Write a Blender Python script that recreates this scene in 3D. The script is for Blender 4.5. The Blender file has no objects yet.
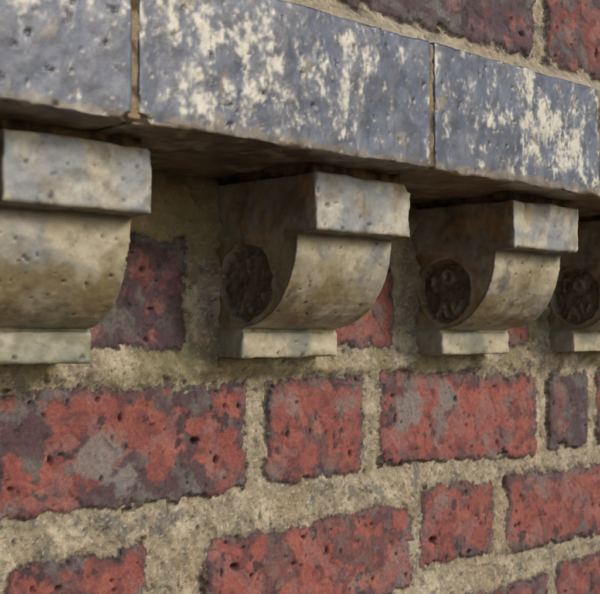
import bpy, math, numpy as np
from mathutils import Vector
rng=np.random.default_rng(7)
sc=bpy.context.scene
# ---------------------------------------------------------------- noise
PERM=rng.permutation(256); PERM=np.concatenate([PERM,PERM,PERM])
ANG=rng.random(256)*2*np.pi; GX=np.cos(ANG); GY=np.sin(ANG)
G3=rng.normal(size=(256,3)); G3/=np.linalg.norm(G3,axis=1)[:,None]
def fade(t): return t*t*t*(t*(t*6-15)+10)
def pn2(x,y,seed=0):
    x=x+seed*17.31; y=y+seed*9.77
    xi=np.floor(x).astype(np.int64); yi=np.floor(y).astype(np.int64)
    xf=x-xi; yf=y-yi; xi&=255; yi&=255
    u=fade(xf); v=fade(yf)
    def g(a,b,dx,dy):
        h=PERM[PERM[(xi+a)&255]+((yi+b)&255)]
        return GX[h]*dx+GY[h]*dy
    a=g(0,0,xf,yf); b=g(1,0,xf-1,yf); c=g(0,1,xf,yf-1); d=g(1,1,xf-1,yf-1)
    return ((a*(1-u)+b*u)*(1-v)+(c*(1-u)+d*u)*v)*1.5
def fb2(x,y,f,o=3,seed=0,r=.5):
    s=0;a=1;n=0
    ca,sa=math.cos(.7),math.sin(.7)
    for k in range(o):
        s=s+a*pn2(x*f,y*f,seed+k*3.1); n+=a; a*=r; f*=2.03
        x,y=x*ca-y*sa,x*sa+y*ca
    return s/n*1.3
def pn3(p,f,seed=0):
    q=p*f+np.array([seed*3.7,seed*8.1,seed*5.3])
    i=np.floor(q).astype(np.int64); t=q-i; i&=255; w=fade(t)
    s=0
    for a in (0,1):
        wx=w[:,0] if a else 1-w[:,0]
        for b in (0,1):
            wy=w[:,1] if b else 1-w[:,1]
            for c in (0,1):
                wz=w[:,2] if c else 1-w[:,2]
                h=PERM[PERM[PERM[(i[:,0]+a)&255]+((i[:,1]+b)&255)]+((i[:,2]+c)&255)]
                g=G3[h]
                s=s+wx*wy*wz*(g[:,0]*(t[:,0]-a)+g[:,1]*(t[:,1]-b)+g[:,2]*(t[:,2]-c))
    return s*1.6
def fb3(p,f,o=3,seed=0,r=.5):
    s=0;a=1;n=0
    for k in range(o):
        s=s+a*pn3(p,f,seed+k*2.3); n+=a; a*=r; f*=2.03
    return s/n*1.3
def ss(a,b,x):
    t=np.clip((x-a)/(b-a),0,1); return t*t*(3-2*t)
def lin(r,g,b):
    c=np.array([r,g,b])/255.
    return np.where(c<.04045,c/12.92,((c+.055)/1.055)**2.4)
def mixc(A,B,m):
    m=m[...,None]; return A*(1-m)+B*m
# ---------------------------------------------------------------- materials
def mat(name,rough=.85,bs=900,bump=.0004,var=.35,spec=.3,fs=2200):
    m=bpy.data.materials.new(name); m.use_nodes=True
    n=m.node_tree.nodes; l=m.node_tree.links
    b=n['Principled BSDF']
    at=n.new('ShaderNodeAttribute'); at.attribute_name='Col'
    tc=n.new('ShaderNodeTexCoord')
    n1=n.new('ShaderNodeTexNoise'); n1.inputs['Scale'].default_value=bs; n1.inputs['Detail'].default_value=4; n1.inputs['Roughness'].default_value=.65
    l.new(tc.outputs['Object'],n1.inputs['Vector'])
    n2=n.new('ShaderNodeTexNoise'); n2.inputs['Scale'].default_value=fs; n2.inputs['Detail'].default_value=2
    l.new(tc.outputs['Object'],n2.inputs['Vector'])
    ad=n.new('ShaderNodeMath'); ad.operation='ADD'; l.new(n1.outputs['Fac'],ad.inputs[0]); l.new(n2.outputs['Fac'],ad.inputs[1])
    mr=n.new('ShaderNodeMapRange'); mr.inputs['From Min'].default_value=.6; mr.inputs['From Max'].default_value=1.4
    mr.inputs['To Min'].default_value=1-var; mr.inputs['To Max'].default_value=1+var
    l.new(ad.outputs[0],mr.inputs['Value'])
    vm=n.new('ShaderNodeVectorMath'); vm.operation='SCALE'
    l.new(at.outputs['Color'],vm.inputs[0]); l.new(mr.outputs[0],vm.inputs['Scale'])
    l.new(vm.outputs[0],b.inputs['Base Color'])
    mr2=n.new('ShaderNodeMapRange'); mr2.inputs['To Min'].default_value=rough-.15; mr2.inputs['To Max'].default_value=min(1,rough+.15)
    l.new(n1.outputs['Fac'],mr2.inputs['Value']); l.new(mr2.outputs[0],b.inputs['Roughness'])
    b.inputs['Specular IOR Level'].default_value=spec
    bp=n.new('ShaderNodeBump'); bp.inputs['Strength'].default_value=.8; bp.inputs['Distance'].default_value=bump
    l.new(ad.outputs[0],bp.inputs['Height']); l.new(bp.outputs[0],b.inputs['Normal'])
    return m
M_wall=mat('weathered_brick_and_mortar',.8,650,.0007,.34,.4,1900)
M_blue=mat('blue_engineering_brick',.42,700,.00010,.12,.6)
M_corb=mat('moulded_corbel_brick',.48,650,.00015,.15,.6)
M_mort=mat('lime_mortar',.95,600,.0008,.35,.2)
# ---------------------------------------------------------------- mesh helper
def setcol(me,col):
    a=me.color_attributes.new('Col','FLOAT_COLOR','POINT')
    c=np.ones((len(me.vertices),4),np.float32); c[:,:3]=np.clip(col,0.004,.9)
    a.data.foreach_set('color',c.ravel())
def grid_mesh(name,X,Y,Z,col,m):
    nz,nx=X.shape
    me=bpy.data.meshes.new(name)
    co=np.stack([X,Y,Z],-1).reshape(-1,3).astype(np.float32)
    idx=np.arange(nz*nx).reshape(nz,nx)
    q=np.stack([idx[:-1,:-1],idx[:-1,1:],idx[1:,1:],idx[1:,:-1]],-1).reshape(-1,4).astype(np.int32)
    me.vertices.add(len(co)); me.vertices.foreach_set('co',co.ravel())
    me.loops.add(q.size); me.loops.foreach_set('vertex_index',q.ravel())
    me.polygons.add(len(q)); me.polygons.foreach_set('loop_start',np.arange(0,q.size,4,dtype=np.int32))
    me.polygons.foreach_set('loop_total',np.full(len(q),4,np.int32))
    me.polygons.foreach_set('use_smooth',np.ones(len(q),bool))
    me.update(calc_edges=True)
    setcol(me,col.reshape(-1,3)); me.materials.append(m)
    ob=bpy.data.objects.new(name,me); sc.collection.objects.link(ob); return ob
# ---------------------------------------------------------------- wall heightfield
MORT=lin(152,140,118); MORT2=lin(120,110,92); MORTL=lin(178,167,144)
RED=lin(138,78,70); RED2=lin(104,60,58); PUR=lin(76,60,64); DARK=lin(52,46,50); GREY=lin(120,116,112); ORNG=lin(160,98,84)
def wall_field(xs,zs,bricks,seed,pads=None):
    X,Z=np.meshgrid(xs,zs)
    big=fb2(X,Z,16,3,seed); med=fb2(X,Z,70,3,seed+5); fine=fb2(X,Z,330,3,seed+9,.6); g2=fb2(X,Z,150,3,seed+11)
    # trowelled lumps and ridges
    rid=1-np.abs(fb2(X,Z,48,2,seed+17))*3
    H=.0028*big+.0012*med+.0006*g2+.0005*fine+.0010*np.clip(rid,0,1)
    B=lambda c: np.broadcast_to(c,X.shape+(3,))
    C=B(MORT).copy()
    C=mixc(C,B(MORT2),.8*ss(-.1,.45,med+.6*big))
    C=mixc(C,B(MORTL),.8*ss(.0,.4,fb2(X,Z,38,4,seed+13)))
    C=mixc(C,B(lin(158,134,104)),.4*ss(.1,.5,fb2(X,Z,14,3,seed+15)))
    C=mixc(C,B(lin(94,92,92)),.65*ss(.24,.46,fb2(X,Z,50,4,seed+16,.6)))
    C*= (1+.3*fine+.22*g2)[...,None]
    hole=ss(.60,.78,fb2(X,Z,120,2,seed+21)+.35*fine)
    H-=.0018*hole; C*= (1-.6*hole)[...,None]
    # hairline cracks in the pointing
    ck=np.abs(fb2(X,Z,26,4,seed+27,.55)); cm=ss(.012,.003,ck)*ss(.0,.3,fb2(X,Z,12,2,seed+28)); H-=.0012*cm; C*=(1-.55*cm)[...,None]
    # grit: pale and dark grains
    st=ss(.5,.6,pn2(X*430,Z*430,seed+31)); H+=.0005*st; C=mixc(C,B(lin(204,198,186)),.55*st)
    sd2=ss(.5,.6,pn2(X*380,Z*380,seed+33)); C*=(1-.5*sd2)[...,None]
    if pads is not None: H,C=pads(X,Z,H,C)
    for k,b in enumerate(bricks):
        x0,x1,z0,z1,tilt,red,dk=b[:7]
        i0,i1=np.searchsorted(xs,[x0-.012,x1+.012]); j0,j1=np.searchsorted(zs,[z0-.012,z1+.012])
        if i1-i0<2 or j1-j0<2: continue
        S=(slice(j0,j1),slice(i0,i1)); x=X[S]; z=Z[S]
        B=lambda c: np.broadcast_to(c,x.shape+(3,))
        cx=(x0+x1)/2; cz=(z0+z1)/2+tilt*(x-cx)
        rr=.004
        qx=np.abs(x-cx)-(x1-x0)/2+rr; qz=np.abs(z-cz)-(z1-z0)/2+rr
        sd=np.sqrt(np.maximum(qx,0)**2+np.maximum(qz,0)**2)+np.minimum(np.maximum(qx,qz),0)-rr
        s=seed+k*1.37
        # ragged arris: steps where the mortar laps over or the face has spalled
        lap=ss(.1,.2,fb2(x,z,45,3,s+2))
        sd=sd+.0026*fb2(x,z,42,2,s)+.0034*lap+.0018*fb2(x,z,170,2,s+3)+.0009*fb2(x,z,480,1,s+4)-.0006
        m=ss(.0005,-.0006,sd)
        n1=fb2(x,z,24,3,s+6); n2=fb2(x,z,85,3,s+8); n3=fb2(x,z,420,3,s+10,.7)
        hb=.0026+.0014*n1+.0009*n2+.0004*n3-.0011*ss(-.0035,0,sd)
        fl=ss(.12,.17,fb2(x,z,36,3,s+12)); hb-=.0008*fl
        base=mixc(B(red),B(RED2),ss(-.2,.5,n2+.4*n1))
        base=mixc(base,B(ORNG),.5*ss(.05,.45,fb2(x,z,50,3,s+11)))
        base=mixc(base,B(lin(142,112,108)),.3*fl)
        rim=ss(-.010,-.001,sd+.008*n2+.004*n1)
        dn=fb2(x,z,20,5,s+14,.65)+.25*n2
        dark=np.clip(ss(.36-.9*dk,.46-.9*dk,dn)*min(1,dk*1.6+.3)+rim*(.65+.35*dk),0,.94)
        dcol=mixc(B(PUR),B(GREY*.62),ss(-.1,.5,fb2(x,z,60,4,s+17)))
        base=mixc(base,dcol,dark)
        base=mixc(base,B(DARK),.8*ss(.32,.42,fb2(x,z,58,5,s+19,.6)))
        film=ss(.18,.5,fb2(x,z,30,5,s+23,.65)+.15*n3)
        base=mixc(base,B(GREY*1.0),.5*film)
        for (px,pz,pr,pc) in (b[7] if len(b)>7 else []):
            dd=np.hypot(x-px,(z-pz))+.012*n2+.010*n1+.004*n3
            pm=ss(pr,pr*.75,dd); base=mixc(base,B(pc),.8*pm); hb=hb+.0008*pm
        base=base*(1+.34*n3+.2*n2)[...,None]
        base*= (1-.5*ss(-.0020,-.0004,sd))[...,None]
        if xs[min(i0+1,len(xs)-1)]-xs[i0]<.002:
            npit=int((x1-x0)*(z1-z0)*4600)
            for _ in range(npit):
                px=rng.uniform(x0,x1); pz=rng.uniform(z0,z1); r=.0004+.0015*rng.random()**3
                if rng.random()<.05: r*=1.8
                a0,a1=np.searchsorted(xs[i0:i1],[px-2.2*r,px+2.2*r]); c0,c1=np.searchsorted(zs[j0:j1],[pz-2.2*r,pz+2.2*r])
                if a1<=a0 or c1<=c0: continue
                T=(slice(c0,c1),slice(a0,a1))
                e=.6+.8*rng.random()
                dd=np.hypot((x[T]-px)*e,(z[T]-pz)/e)+.4*r*n3[T]+.5*r*n2[T]
                pm=ss(1.3*r,.5*r,dd); hb[T]-=1.6*r*pm; base[T]*=(1-.75*pm)[...,None]
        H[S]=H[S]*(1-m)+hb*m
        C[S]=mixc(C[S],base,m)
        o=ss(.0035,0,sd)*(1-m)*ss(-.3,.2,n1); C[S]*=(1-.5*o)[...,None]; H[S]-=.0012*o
    return X,Z,H,C
def axis(a,b,c,d,f,g):
    return np.concatenate([np.arange(a,b,g),np.arange(b,c,f),np.arange(c,d,g)])
def bcol():
    return (RED*(.8+.3*rng.random()), [0.05,.15,.3,.5][rng.integers(4)])
def row(z0,z1,lst,xa=-1.5,xb=2.5):
    out=list(lst); x=lst[-1][1]+.013; st=(lst[-1][1]-lst[-1][0])<.15
    while x<xb:
        w=.212 if st else .102; c,d=bcol(); out.append((x,x+w,z0+rng.normal()*.001,z1+rng.normal()*.001,rng.normal()*.006,c,d)); x+=w+.013; st=not st
    x=lst[0][0]-.013; st=(lst[0][1]-lst[0][0])<.15
    while x>xa:
        w=.212 if st else .102; c,d=bcol(); out.append((x-w,x,z0+rng.normal()*.001,z1+rng.normal()*.001,rng.normal()*.006,c,d)); x-=w+.013; st=not st
    return out
bricks=[]
bricks+=row(-.100,-.031,[
 (-.225,-.009,-.1005,-.031,0,RED*.98,.38,[(-.125,-.073,.017,GREY*1.05),(-.105,-.082,.010,GREY*1.1)]),
 (.0085,.103,-.0975,-.0295,0,RED*1.05,.22),
 (.122,.320,-.099,-.030,-.03,RED*1.1,.2,[(.152,-.055,.015,GREY*1.1),(.195,-.052,.017,GREY*1.05)]),
 (.340,.402,-.098,-.032,0,lin(106,82,80),.55),
 (.416,.63,-.101,-.033,0,RED*.8,.2)])
bricks+=row(-.185,-.118,[
 (-.182,-.088,-.192,-.1255,.03,RED*1.05,.2),
 (-.044,.156,-.190,-.1265,.02,RED*1.14,.18),
 (.167,.257,-.175,-.1145,0,RED*1.0,.22),
 (.276,.485,-.179,-.116,0,RED*.98,.25)])
bricks+=row(-.265,-.200,[
 (-.27,-.06,-.27,-.206,0,RED,.1),(-.04,.055,-.27,-.206,0,RED,.1),(.07,.155,-.27,-.206,0,RED*.9,.2),
 (.170,.335,-.268,-.203,0,RED*.85,.3),(.350,.45,-.262,-.196,0,RED*.8,.2)])
z=-.350;k=0
while z>-1.5:
    x=rng.uniform(-.2,-.05); c,d=bcol(); bricks+=row(z,z+.066,[(x,x+(.212 if k%2 else .102),z,z+.066,0,c,d)]); z-=.079;k+=1
# bricks set between the corbels
CW=.085; PITCH=.194
CX=[-.240,-.038,.157,.333]
corb=[CX[0]-2*PITCH,CX[0]-PITCH]+CX+[CX[3]+PITCH*i for i in range(1,6)]
for i in range(len(corb)-1):
    a=corb[i]+CW+.008; b=corb[i+1]-.022
    pc=[lin(92,66,74),lin(92,66,74),lin(86,62,72),RED*1.0,RED*.85,lin(120,84,80)][min(i,5)]
    bricks.append((a,b,-.0085,.060,0,pc,.5 if i<3 else .1))
def pads(X,Z,H,C):
    for x0 in corb:
        qx=np.abs(X-(x0+CW/2))-CW/2; qz=np.abs(Z-.040)-.055
        d=np.sqrt(np.maximum(qx,0)**2+np.maximum(qz,0)**2)
        H+=.006*np.exp(-d/.0045)*(1+.8*fb2(X,Z,60,2,3))
    lip=np.exp(-((Z+.021)/.006)**2); H+=.0045*lip*(1+.9*fb2(X,Z,28,3,44))
    B=lambda c: np.broadcast_to(c,C.shape)
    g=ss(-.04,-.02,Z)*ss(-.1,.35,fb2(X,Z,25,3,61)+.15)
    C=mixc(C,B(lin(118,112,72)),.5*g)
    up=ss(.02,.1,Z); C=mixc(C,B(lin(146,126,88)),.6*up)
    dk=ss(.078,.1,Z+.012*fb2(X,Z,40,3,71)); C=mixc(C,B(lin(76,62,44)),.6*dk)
    return H,C
xs=axis(-1.5,-.36,.68,2.5,.0009,.006); zs=axis(-1.5,-.25,.112,.113,.0009,.007)
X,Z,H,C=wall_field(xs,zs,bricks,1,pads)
wall=bpy.data.objects.new('brick_wall',None); sc.collection.objects.link(wall)
o=grid_mesh('lower_brickwork',X,-H,Z,C,M_wall); o.parent=wall
# upper brickwork, oversailing
UP=.103
ub=[]
ub+=row(.192,.258,[(-.052,.168,.193,.258,0,lin(84,66,74),.6),(.182,.285,.192,.258,0,RED*.70,.4),(.297,.50,.192,.258,0,RED*.7,.3)])
z=.271;k=0
while z<.62:
    x=rng.uniform(-.2,0); c,d=bcol(); ub+=row(z,z+.066,[(x,x+(.212 if k%2 else .102),z,z+.066,0,c,d)]); z+=.079;k+=1
def pads2(X,Z,H,C):
    f=ss(.194,.176,Z); H+=f*.012*(1+.35*fb2(X,Z,40,3,5))
    C=mixc(C,np.broadcast_to(lin(168,158,136),C.shape),.5*f)
    return H,C
xs=axis(-1.5,-.2,.62,2.5,.0011,.006); zs=axis(.1725,.1726,.26,.62,.0009,.006)
X,Z,H,C=wall_field(xs,zs,ub,50,pads2)
o=grid_mesh('upper_brickwork',X,-(UP+H),Z,C,M_wall); o.parent=wall
# wall core behind the faces
def box_mesh(name,x0,x1,y0,y1,z0,z1):
    me=bpy.data.meshes.new(name)
    v=[(x,y,z) for z in (z0,z1) for y in (y0,y1) for x in (x0,x1)]
    f=[(0,2,3,1),(4,5,7,6),(0,1,5,4),(2,6,7,3),(0,4,6,2),(1,3,7,5)]
    me.from_pydata(v,[],f); me.update(); return me
def core(name,*a):
    me=box_mesh(name,*a); setcol(me,np.tile(MORT2,(8,1))); me.materials.append(M_mort)
    ob=bpy.data.objects.new(name,me); sc.collection.objects.link(ob); ob.parent=wall
core('lower_core',-1.5,2.49,.009,.33,-1.55,.12)
core('upper_core',-1.5,2.49,-UP+.009,.33,.174,.62)
# ---------------------------------------------------------------- solid detail pieces
def solid(name,me,vox,fn,m,light=2,heavy=26,chip=.15,seed=0,parent=None,chips=()):
    ob=bpy.data.objects.new(name,me); sc.collection.objects.link(ob)
    r=ob.modifiers.new('r','REMESH'); r.mode='VOXEL'; r.voxel_size=vox
    s=ob.modifiers.new('s','SMOOTH'); s.factor=.5; s.iterations=light
    def ev():
        dg=bpy.context.evaluated_depsgraph_get(); dg.update()
        return bpy.data.meshes.new_from_object(ob.evaluated_get(dg))
    A=ev(); s.iterations=heavy; B=ev()
    n=len(A.vertices); ca=np.empty(n*3,np.float32); cb=np.empty(n*3,np.float32); no=np.empty(n*3,np.float32)
    A.vertices.foreach_get('co',ca); B.vertices.foreach_get('co',cb)
    B.vertex_normals.foreach_get('vector',no)
    ca=ca.reshape(-1,3).astype(float); cb=cb.reshape(-1,3).astype(float); no=no.reshape(-1,3).astype(float)
    w=ss(chip,chip+.22,fb3(ca,70,3,seed))[:,None]
    w=np.maximum(w,.3)
    co=ca*(1-w)+cb*w
    # knocked-off corners: push edges inward where a coarse noise is high
    edge=np.linalg.norm(ca-cb,axis=1)
    kn=ss(.2,.32,fb3(ca,38,3,seed+40))[:,None]
    co=co+(cb-ca)*kn*1.6
    for (cx,cy,cz,cr) in chips:
        c0=np.array([cx,cy,cz]); v=co-c0; dd=np.linalg.norm(v,axis=1); R=cr*(1+.35*fb3(co,90,3,seed+77))
        mk=dd<R; co[mk]=c0+v[mk]*(R[mk]/np.maximum(dd[mk],1e-5))[:,None]
    co,col=fn(co,no,edge,seed)
    A.vertices.foreach_set('co',co.astype(np.float32).ravel())
    A.polygons.foreach_set('use_smooth',np.ones(len(A.polygons),bool)); A.update()
    setcol(A,col); A.materials.clear(); A.materials.append(m); A.name=name
    ob.modifiers.clear(); ob.data=A
    bpy.data.meshes.remove(B)
    if parent: ob.parent=parent
    return ob
LET={'T':[(0,1,1,1),(.5,1,.5,0)],'O':[(.1,.8,.1,.2),(.1,.2,.5,0),(.5,0,.9,.2),(.9,.2,.9,.8),(.9,.8,.5,1),(.5,1,.1,.8)],
 'A':[(0,0,.5,1),(.5,1,1,0),(.2,.4,.8,.4)],'V':[(0,1,.5,0),(.5,0,1,1)],'I':[(.5,0,.5,1)]}
def strokes(a,b):
    d=np.full(a.shape,9.)
    def put(ch,ox,oy,w,h):
        nonlocal d
        for (x0,y0,x1,y1) in LET[ch]:
            p=np.array([ox+x0*w,oy+y0*h]); q=np.array([ox+x1*w,oy+y1*h]); v=q-p
            t=np.clip(((a-p[0])*v[0]+(b-p[1])*v[1])/(v@v),0,1)
            d=np.minimum(d,np.hypot(a-p[0]-t*v[0],b-p[1]-t*v[1]))
    put('T',.013,.037,.009,.010); put('O',.027,.038,.010,.010)
    put('A',.022,.014,.009,.011); put('V',.034,.015,.009,.010)
    return d
def corbel(name,x0,vox,seed,fd=.031,chips=()):
    prof=[(-.03,-.0145),(fd,-.0145),(fd,.0015),(fd-.002,.0025)]
    for i in range(15):
        t=math.pi/2*(1-i/14); prof.append((fd-.002+(.080-fd)*math.cos(t),.060-.056*math.sin(t)))
    prof+=[(.094,.0605),(.094,.0945),(-.03,.0945)]
    v=[];n=len(prof)
    for xx in (x0,x0+CW): v+=[(xx,-d,zz) for d,zz in prof]
    f=[tuple(range(n)),tuple(range(2*n-1,n-1,-1))]+[(i,i+n,(i+1)%n+n,(i+1)%n) for i in range(n)]
    me=bpy.data.meshes.new(name); me.from_pydata(v,[],f); me.update()
    import bmesh
    bm=bmesh.new(); bm.from_mesh(me); bmesh.ops.recalc_face_normals(bm,faces=bm.faces); bm.to_mesh(me); bm.free()
    def fn(co,no,edge,seed):
        d=-co[:,1]; z=co[:,2]; x=co[:,0]
        B=lambda c: np.broadcast_to(c,co.shape)
        left=ss(-.55,-.85,no[:,0]); side=ss(.6,.9,np.abs(no[:,0]))
        n1=fb3(co,30,3,seed+1); n2=fb3(co,110,3,seed+2); n3=fb3(co,420,2,seed+3)
        h=.0014*n1+.0005*n2+.00012*n3+side*.0012*fb3(co,60,3,seed+30)
        # between head block and foot the flank is sunk back by the mould
        ins=side*ss(.003,.005,z)*ss(.0605,.058,z); h-=.0022*ins
        rr=np.hypot(d-.031,z-.0325)+.0016*n2
        disc=left*ss(.0238,.0220,rr); h-=.0042*disc
        st=strokes(d,z)+.0009*n2; let=disc*ss(.0022,.0008,st)*ss(-.35,.1,fb3(co,80,2,seed+33)); h+=.0020*let+disc*(.0018*n2+.0006*n3)
        rimr=left*np.exp(-((rr-.0245)/.0012)**2); h+=.0007*rimr
        pit=ss(.66,.72,pn3(co,240,seed+7))*(1-side*.5); h-=.0009*pit
        co=co+no*h[:,None]
        blue=lin(122,126,130); tan=lin(158,148,122); och=lin(126,110,74); brn=lin(134,112,80); dk=lin(70,62,50)
        c=mixc(B(tan),B(blue),ss(-.3,.4,n1+.75*ss(.055,.07,z)-.15))
        c=mixc(c,B(och),.8*ss(-.1,.45,fb3(co,34,4,seed+9)+.6*ss(.055,.012,z)*ss(0,.01,z)-.15))
        c=mixc(c,B(lin(182,174,154)),.6*ss(.0,.5,fb3(co,40,4,seed+11,.6)+.1))
        c=mixc(c,B(lin(80,72,56)),.6*ss(.12,.5,fb3(co,36,4,seed+13,.6)))
        c=mixc(c,B(lin(70,66,58)),.3*ss(.25,.45,fb3(co,110,3,seed+14,.6)))
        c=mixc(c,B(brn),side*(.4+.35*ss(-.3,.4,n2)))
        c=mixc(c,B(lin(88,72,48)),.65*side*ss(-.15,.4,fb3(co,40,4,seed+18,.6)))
        c=mixc(c,B(lin(150,112,66)),.5*side*ss(.0,.4,fb3(co,50,3,seed+12))*ss(.03,.07,z))
        c=mixc(c,B(lin(146,144,130)),side*.8*(ss(.010,.002,z)+ss(.058,.062,z)*ss(.036,.010,d)))
        c=mixc(c,B(dk),disc*(.6+.3*ss(-.2,.3,n2))*(1-.5*let))
        c=mixc(c,B(lin(146,130,100)),.28*let*ss(-.2,.3,n2))
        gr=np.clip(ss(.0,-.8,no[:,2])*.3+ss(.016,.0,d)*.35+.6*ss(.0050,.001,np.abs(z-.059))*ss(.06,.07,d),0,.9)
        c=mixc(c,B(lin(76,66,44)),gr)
        c=mixc(c,B(lin(106,106,64)),.5*ss(.024,.0,z)*ss(-.1,.4,n1))
        c=mixc(c,B(lin(190,184,166)),.45*ss(.0012,.003,edge)*ss(-.1,.3,n2)*(1-side*.5))
        c=c*(1+.16*n2+.10*n3)[:,None]; c=c*(1-.6*pit)[:,None]
        return co,c
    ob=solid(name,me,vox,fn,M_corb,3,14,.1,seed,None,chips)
    def fm(co,no,edge,seed):
        h=.0024*fb3(co,60,3,seed)+.001*fb3(co,260,2,seed+1)
        n=fb3(co,90,3,seed+4)
        c=mixc(np.broadcast_to(lin(112,90,60),co.shape),np.broadcast_to(lin(56,48,40),co.shape),ss(-.3,.3,n))
        return co+no*h[:,None],c
    solid('bedding_mortar',box_mesh('bm',x0+.003,x0+CW-.002,-.088,.02,.0915,.1035),max(vox,.0014),fm,M_mort,2,6,.1,seed+5,ob)
    return ob
for i,x0 in enumerate(corb):
    vis=2<=i<=5
    ch={3:[(x0+CW+.001,-.095,.0955,.0065)],2:[(x0+CW,-.094,.096,.0035)],4:[(x0+CW,-.095,.060,.004)]}.get(i,[])
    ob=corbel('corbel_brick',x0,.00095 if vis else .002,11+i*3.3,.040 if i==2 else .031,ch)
# ---------------------------------------------------------------- cornice bricks
joints=[-.186-.222*5+.222*k for k in range(0,6)]+[.035,.228]+[.228+.224*k for k in range(1,10)]
BD=.121
def cbrick(name,x0,x1,vox,seed,wp,chips=()):
    me=box_mesh(name,x0,x1,-BD,.05,.1000,.1780)
    def fn(co,no,edge,seed):
        d=-co[:,1]; z=co[:,2]; x=co[:,0]
        B=lambda c: np.broadcast_to(c,co.shape)
        n1=fb3(co,22,3,seed+1); n2=fb3(co,110,3,seed+2); n3=fb3(co,400,2,seed+3)
        front=ss(.5,.8,-no[:,1]); sof=ss(-.4,-.8,no[:,2])
        h=.0014*n1+.0003*n2+.0001*n3+sof*.0018*fb3(co,45,3,seed+20)
        pit=ss(.62,.67,pn3(co,230,seed+7)); h-=.0008*pit
        co2=co+no*h[:,None]
        b1=lin(70,80,102); b2=lin(46,54,72); cream=lin(196,191,176)
        c=mixc(B(b1),B(b2),ss(-.4,.4,n2+.5*n1))
        c=mixc(c,B(lin(98,108,124)),.5*ss(.0,.5,fb3(co,60,4,seed+5)))
        q=co*np.array([1,1,.7])
        e=fb3(q,34,4,seed+9,.8)+.65*fb3(q,120,3,seed+10,.65)+.4*n3
        e=e+wp(x,z)
        film=.45*ss(-.05,.6,e)+.58*ss(.2,.7,e)
        c=mixc(c,B(cream),front*np.clip(film,0,.92))
        dr=np.clip(fb3(co*np.array([1,1,.12]),150,2,seed+25),0,1)
        c=mixc(c,B(b2),.5*front*ss(.2,.45,dr)*ss(.15,.12,z))
        lowz=ss(.1085,.101,z+.003*n2)
        c=mixc(c,B(lin(126,110,82)),.6*front*ss(.2,.5,fb3(co,50,3,seed+15)-.2+1.1*lowz))
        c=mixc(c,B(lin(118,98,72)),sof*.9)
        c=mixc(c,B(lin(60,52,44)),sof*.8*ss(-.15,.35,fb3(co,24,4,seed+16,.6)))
        c=mixc(c,B(lin(156,144,118)),sof*.6*ss(.1,.4,fb3(co,36,4,seed+26,.6)))
        c=mixc(c,B(lin(150,134,104)),.8*ss(.0006,.002,edge)*(1-sof)*ss(.12,.11,z)*ss(-.3,.2,n2))
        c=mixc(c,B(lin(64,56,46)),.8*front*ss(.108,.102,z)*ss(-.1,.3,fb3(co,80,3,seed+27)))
        c=mixc(c,B(lin(190,180,156)),.5*ss(.0008,.0025,edge)*ss(.0,.3,n2)*ss(.16,.17,z))
        ring=ss(.52,.6,pn3(co,230,seed+7))*(1-pit)*front; c=mixc(c,B(lin(190,184,168)),.45*ring)
        c=c*(1+.14*n2+.12*n3)[:,None]; c=c*(1-.75*pit)[:,None]
        return co2,c
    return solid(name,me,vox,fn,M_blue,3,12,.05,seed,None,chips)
def wp_gen(*bl,b=.2):
    return lambda x,z: sum(a*np.exp(-((x-cx)/rx)**2-((z-cz)/rz)**2) for cx,cz,rx,rz,a in bl)-b
for i in range(len(joints)-1):
    a,b=joints[i]+.0018,joints[i+1]-.0018
    vis=a<.5 and b>-.45; chs=()
    if abs(joints[i]+.186)<.001: w=wp_gen((-.13,.155,.05,.03,.62),(-.045,.15,.04,.03,.48),(-.15,.112,.03,.01,.45),b=.24); chs=[(a,-.123,.0975,.0075),(b,-.123,.098,.005)]
    elif abs(joints[i]-.035)<.001: w=wp_gen((.14,.150,.085,.022,.5),(.185,.128,.035,.018,.6),b=.2); chs=[(a+.02,-.122,.098,.004)]
    elif vis and joints[i]<-.186: w=wp_gen((-.25,.165,.035,.02,.75),b=.3); chs=[(b,-.123,.098,.006)]
    else: w=wp_gen(((a+b)/2,.14,.07,.03,.4),b=.3)
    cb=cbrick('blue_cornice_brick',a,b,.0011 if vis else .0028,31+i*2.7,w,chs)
    def fm(co,no,edge,seed):
        h=.0008*fb3(co,120,3,seed)+.0005*fb3(co,300,2,seed+1)
        n=fb3(co,90,3,seed+4)
        c=mixc(np.broadcast_to(lin(148,130,102),co.shape),np.broadcast_to(lin(90,76,56),co.shape),ss(-.2,.4,n))
        return co+no*h[:,None],c
    solid('joint_mortar',box_mesh('jm',b-.0022,joints[i+1]+.0040,-BD+.0009,.04,.1012,.1765),.0012 if vis else .0028,fm,M_mort,1,3,.1,3+i,cb)
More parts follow.
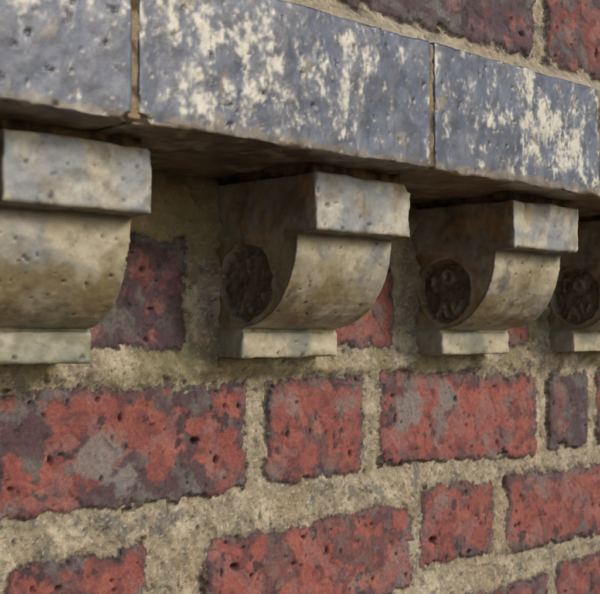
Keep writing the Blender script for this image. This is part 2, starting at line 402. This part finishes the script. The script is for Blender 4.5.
# ---------------------------------------------------------------- ground
gm=bpy.data.materials.new('rough_grass_ground'); gm.use_nodes=True
n=gm.node_tree.nodes; l=gm.node_tree.links
tn=n.new('ShaderNodeTexNoise'); tn.inputs['Scale'].default_value=3; tn.inputs['Detail'].default_value=8
tc=n.new('ShaderNodeTexCoord'); l.new(tc.outputs['Object'],tn.inputs['Vector'])
cr=n.new('ShaderNodeValToRGB'); cr.color_ramp.elements[0].position=.35; cr.color_ramp.elements[0].color=(.10,.10,.07,1); cr.color_ramp.elements[1].position=.65; cr.color_ramp.elements[1].color=(.26,.23,.18,1)
l.new(tn.outputs['Fac'],cr.inputs[0]); l.new(cr.outputs[0],n['Principled BSDF'].inputs['Base Color']); n['Principled BSDF'].inputs['Roughness'].default_value=.95
me=bpy.data.meshes.new('ground'); me.from_pydata([(-300,-300,-1.5),(300,-300,-1.5),(300,300,-1.5),(-300,300,-1.5)],[],[(0,1,2,3)]); me.update(); me.materials.append(gm)
sc.collection.objects.link(bpy.data.objects.new('ground',me))
# ---------------------------------------------------------------- light
S=Vector((.42,-1,.55)).normalized()
el=math.asin(S.z); az=math.atan2(S.x,S.y)
w=bpy.data.worlds.new('World'); sc.world=w; w.use_nodes=True
n=w.node_tree.nodes; l=w.node_tree.links
sk=n.new('ShaderNodeTexSky'); sk.sky_type='NISHITA'; sk.sun_disc=False; sk.sun_elevation=el; sk.sun_rotation=az; sk.dust_density=2
bg=n['Background']; bg.inputs['Strength'].default_value=.14; l.new(sk.outputs[0],bg.inputs['Color'])
sl=bpy.data.lights.new('sun','SUN'); sl.energy=1.8; sl.angle=math.radians(16); sl.color=(1,.95,.87)
so=bpy.data.objects.new('sun',sl); so.rotation_euler=S.to_track_quat('Z','Y').to_euler(); sc.collection.objects.link(so)
# ---------------------------------------------------------------- camera
th=math.radians(44.5); pitch=math.atan(38/1150)
cam=bpy.data.cameras.new('camera'); cam.lens=1150/600*36; cam.sensor_width=36; cam.clip_start=.01; cam.clip_end=1000
co=bpy.data.objects.new('camera',cam); sc.collection.objects.link(co)
co.location=(-.507,-.558,0)
co.rotation_euler=(math.pi/2+pitch,0,-th)
cam.dof.use_dof=True; cam.dof.focus_distance=.72; cam.dof.aperture_fstop=22
sc.camera=co
sc.view_settings.view_transform='Standard'; sc.view_settings.look='None'; sc.view_settings.exposure=0; sc.view_settings.gamma=1
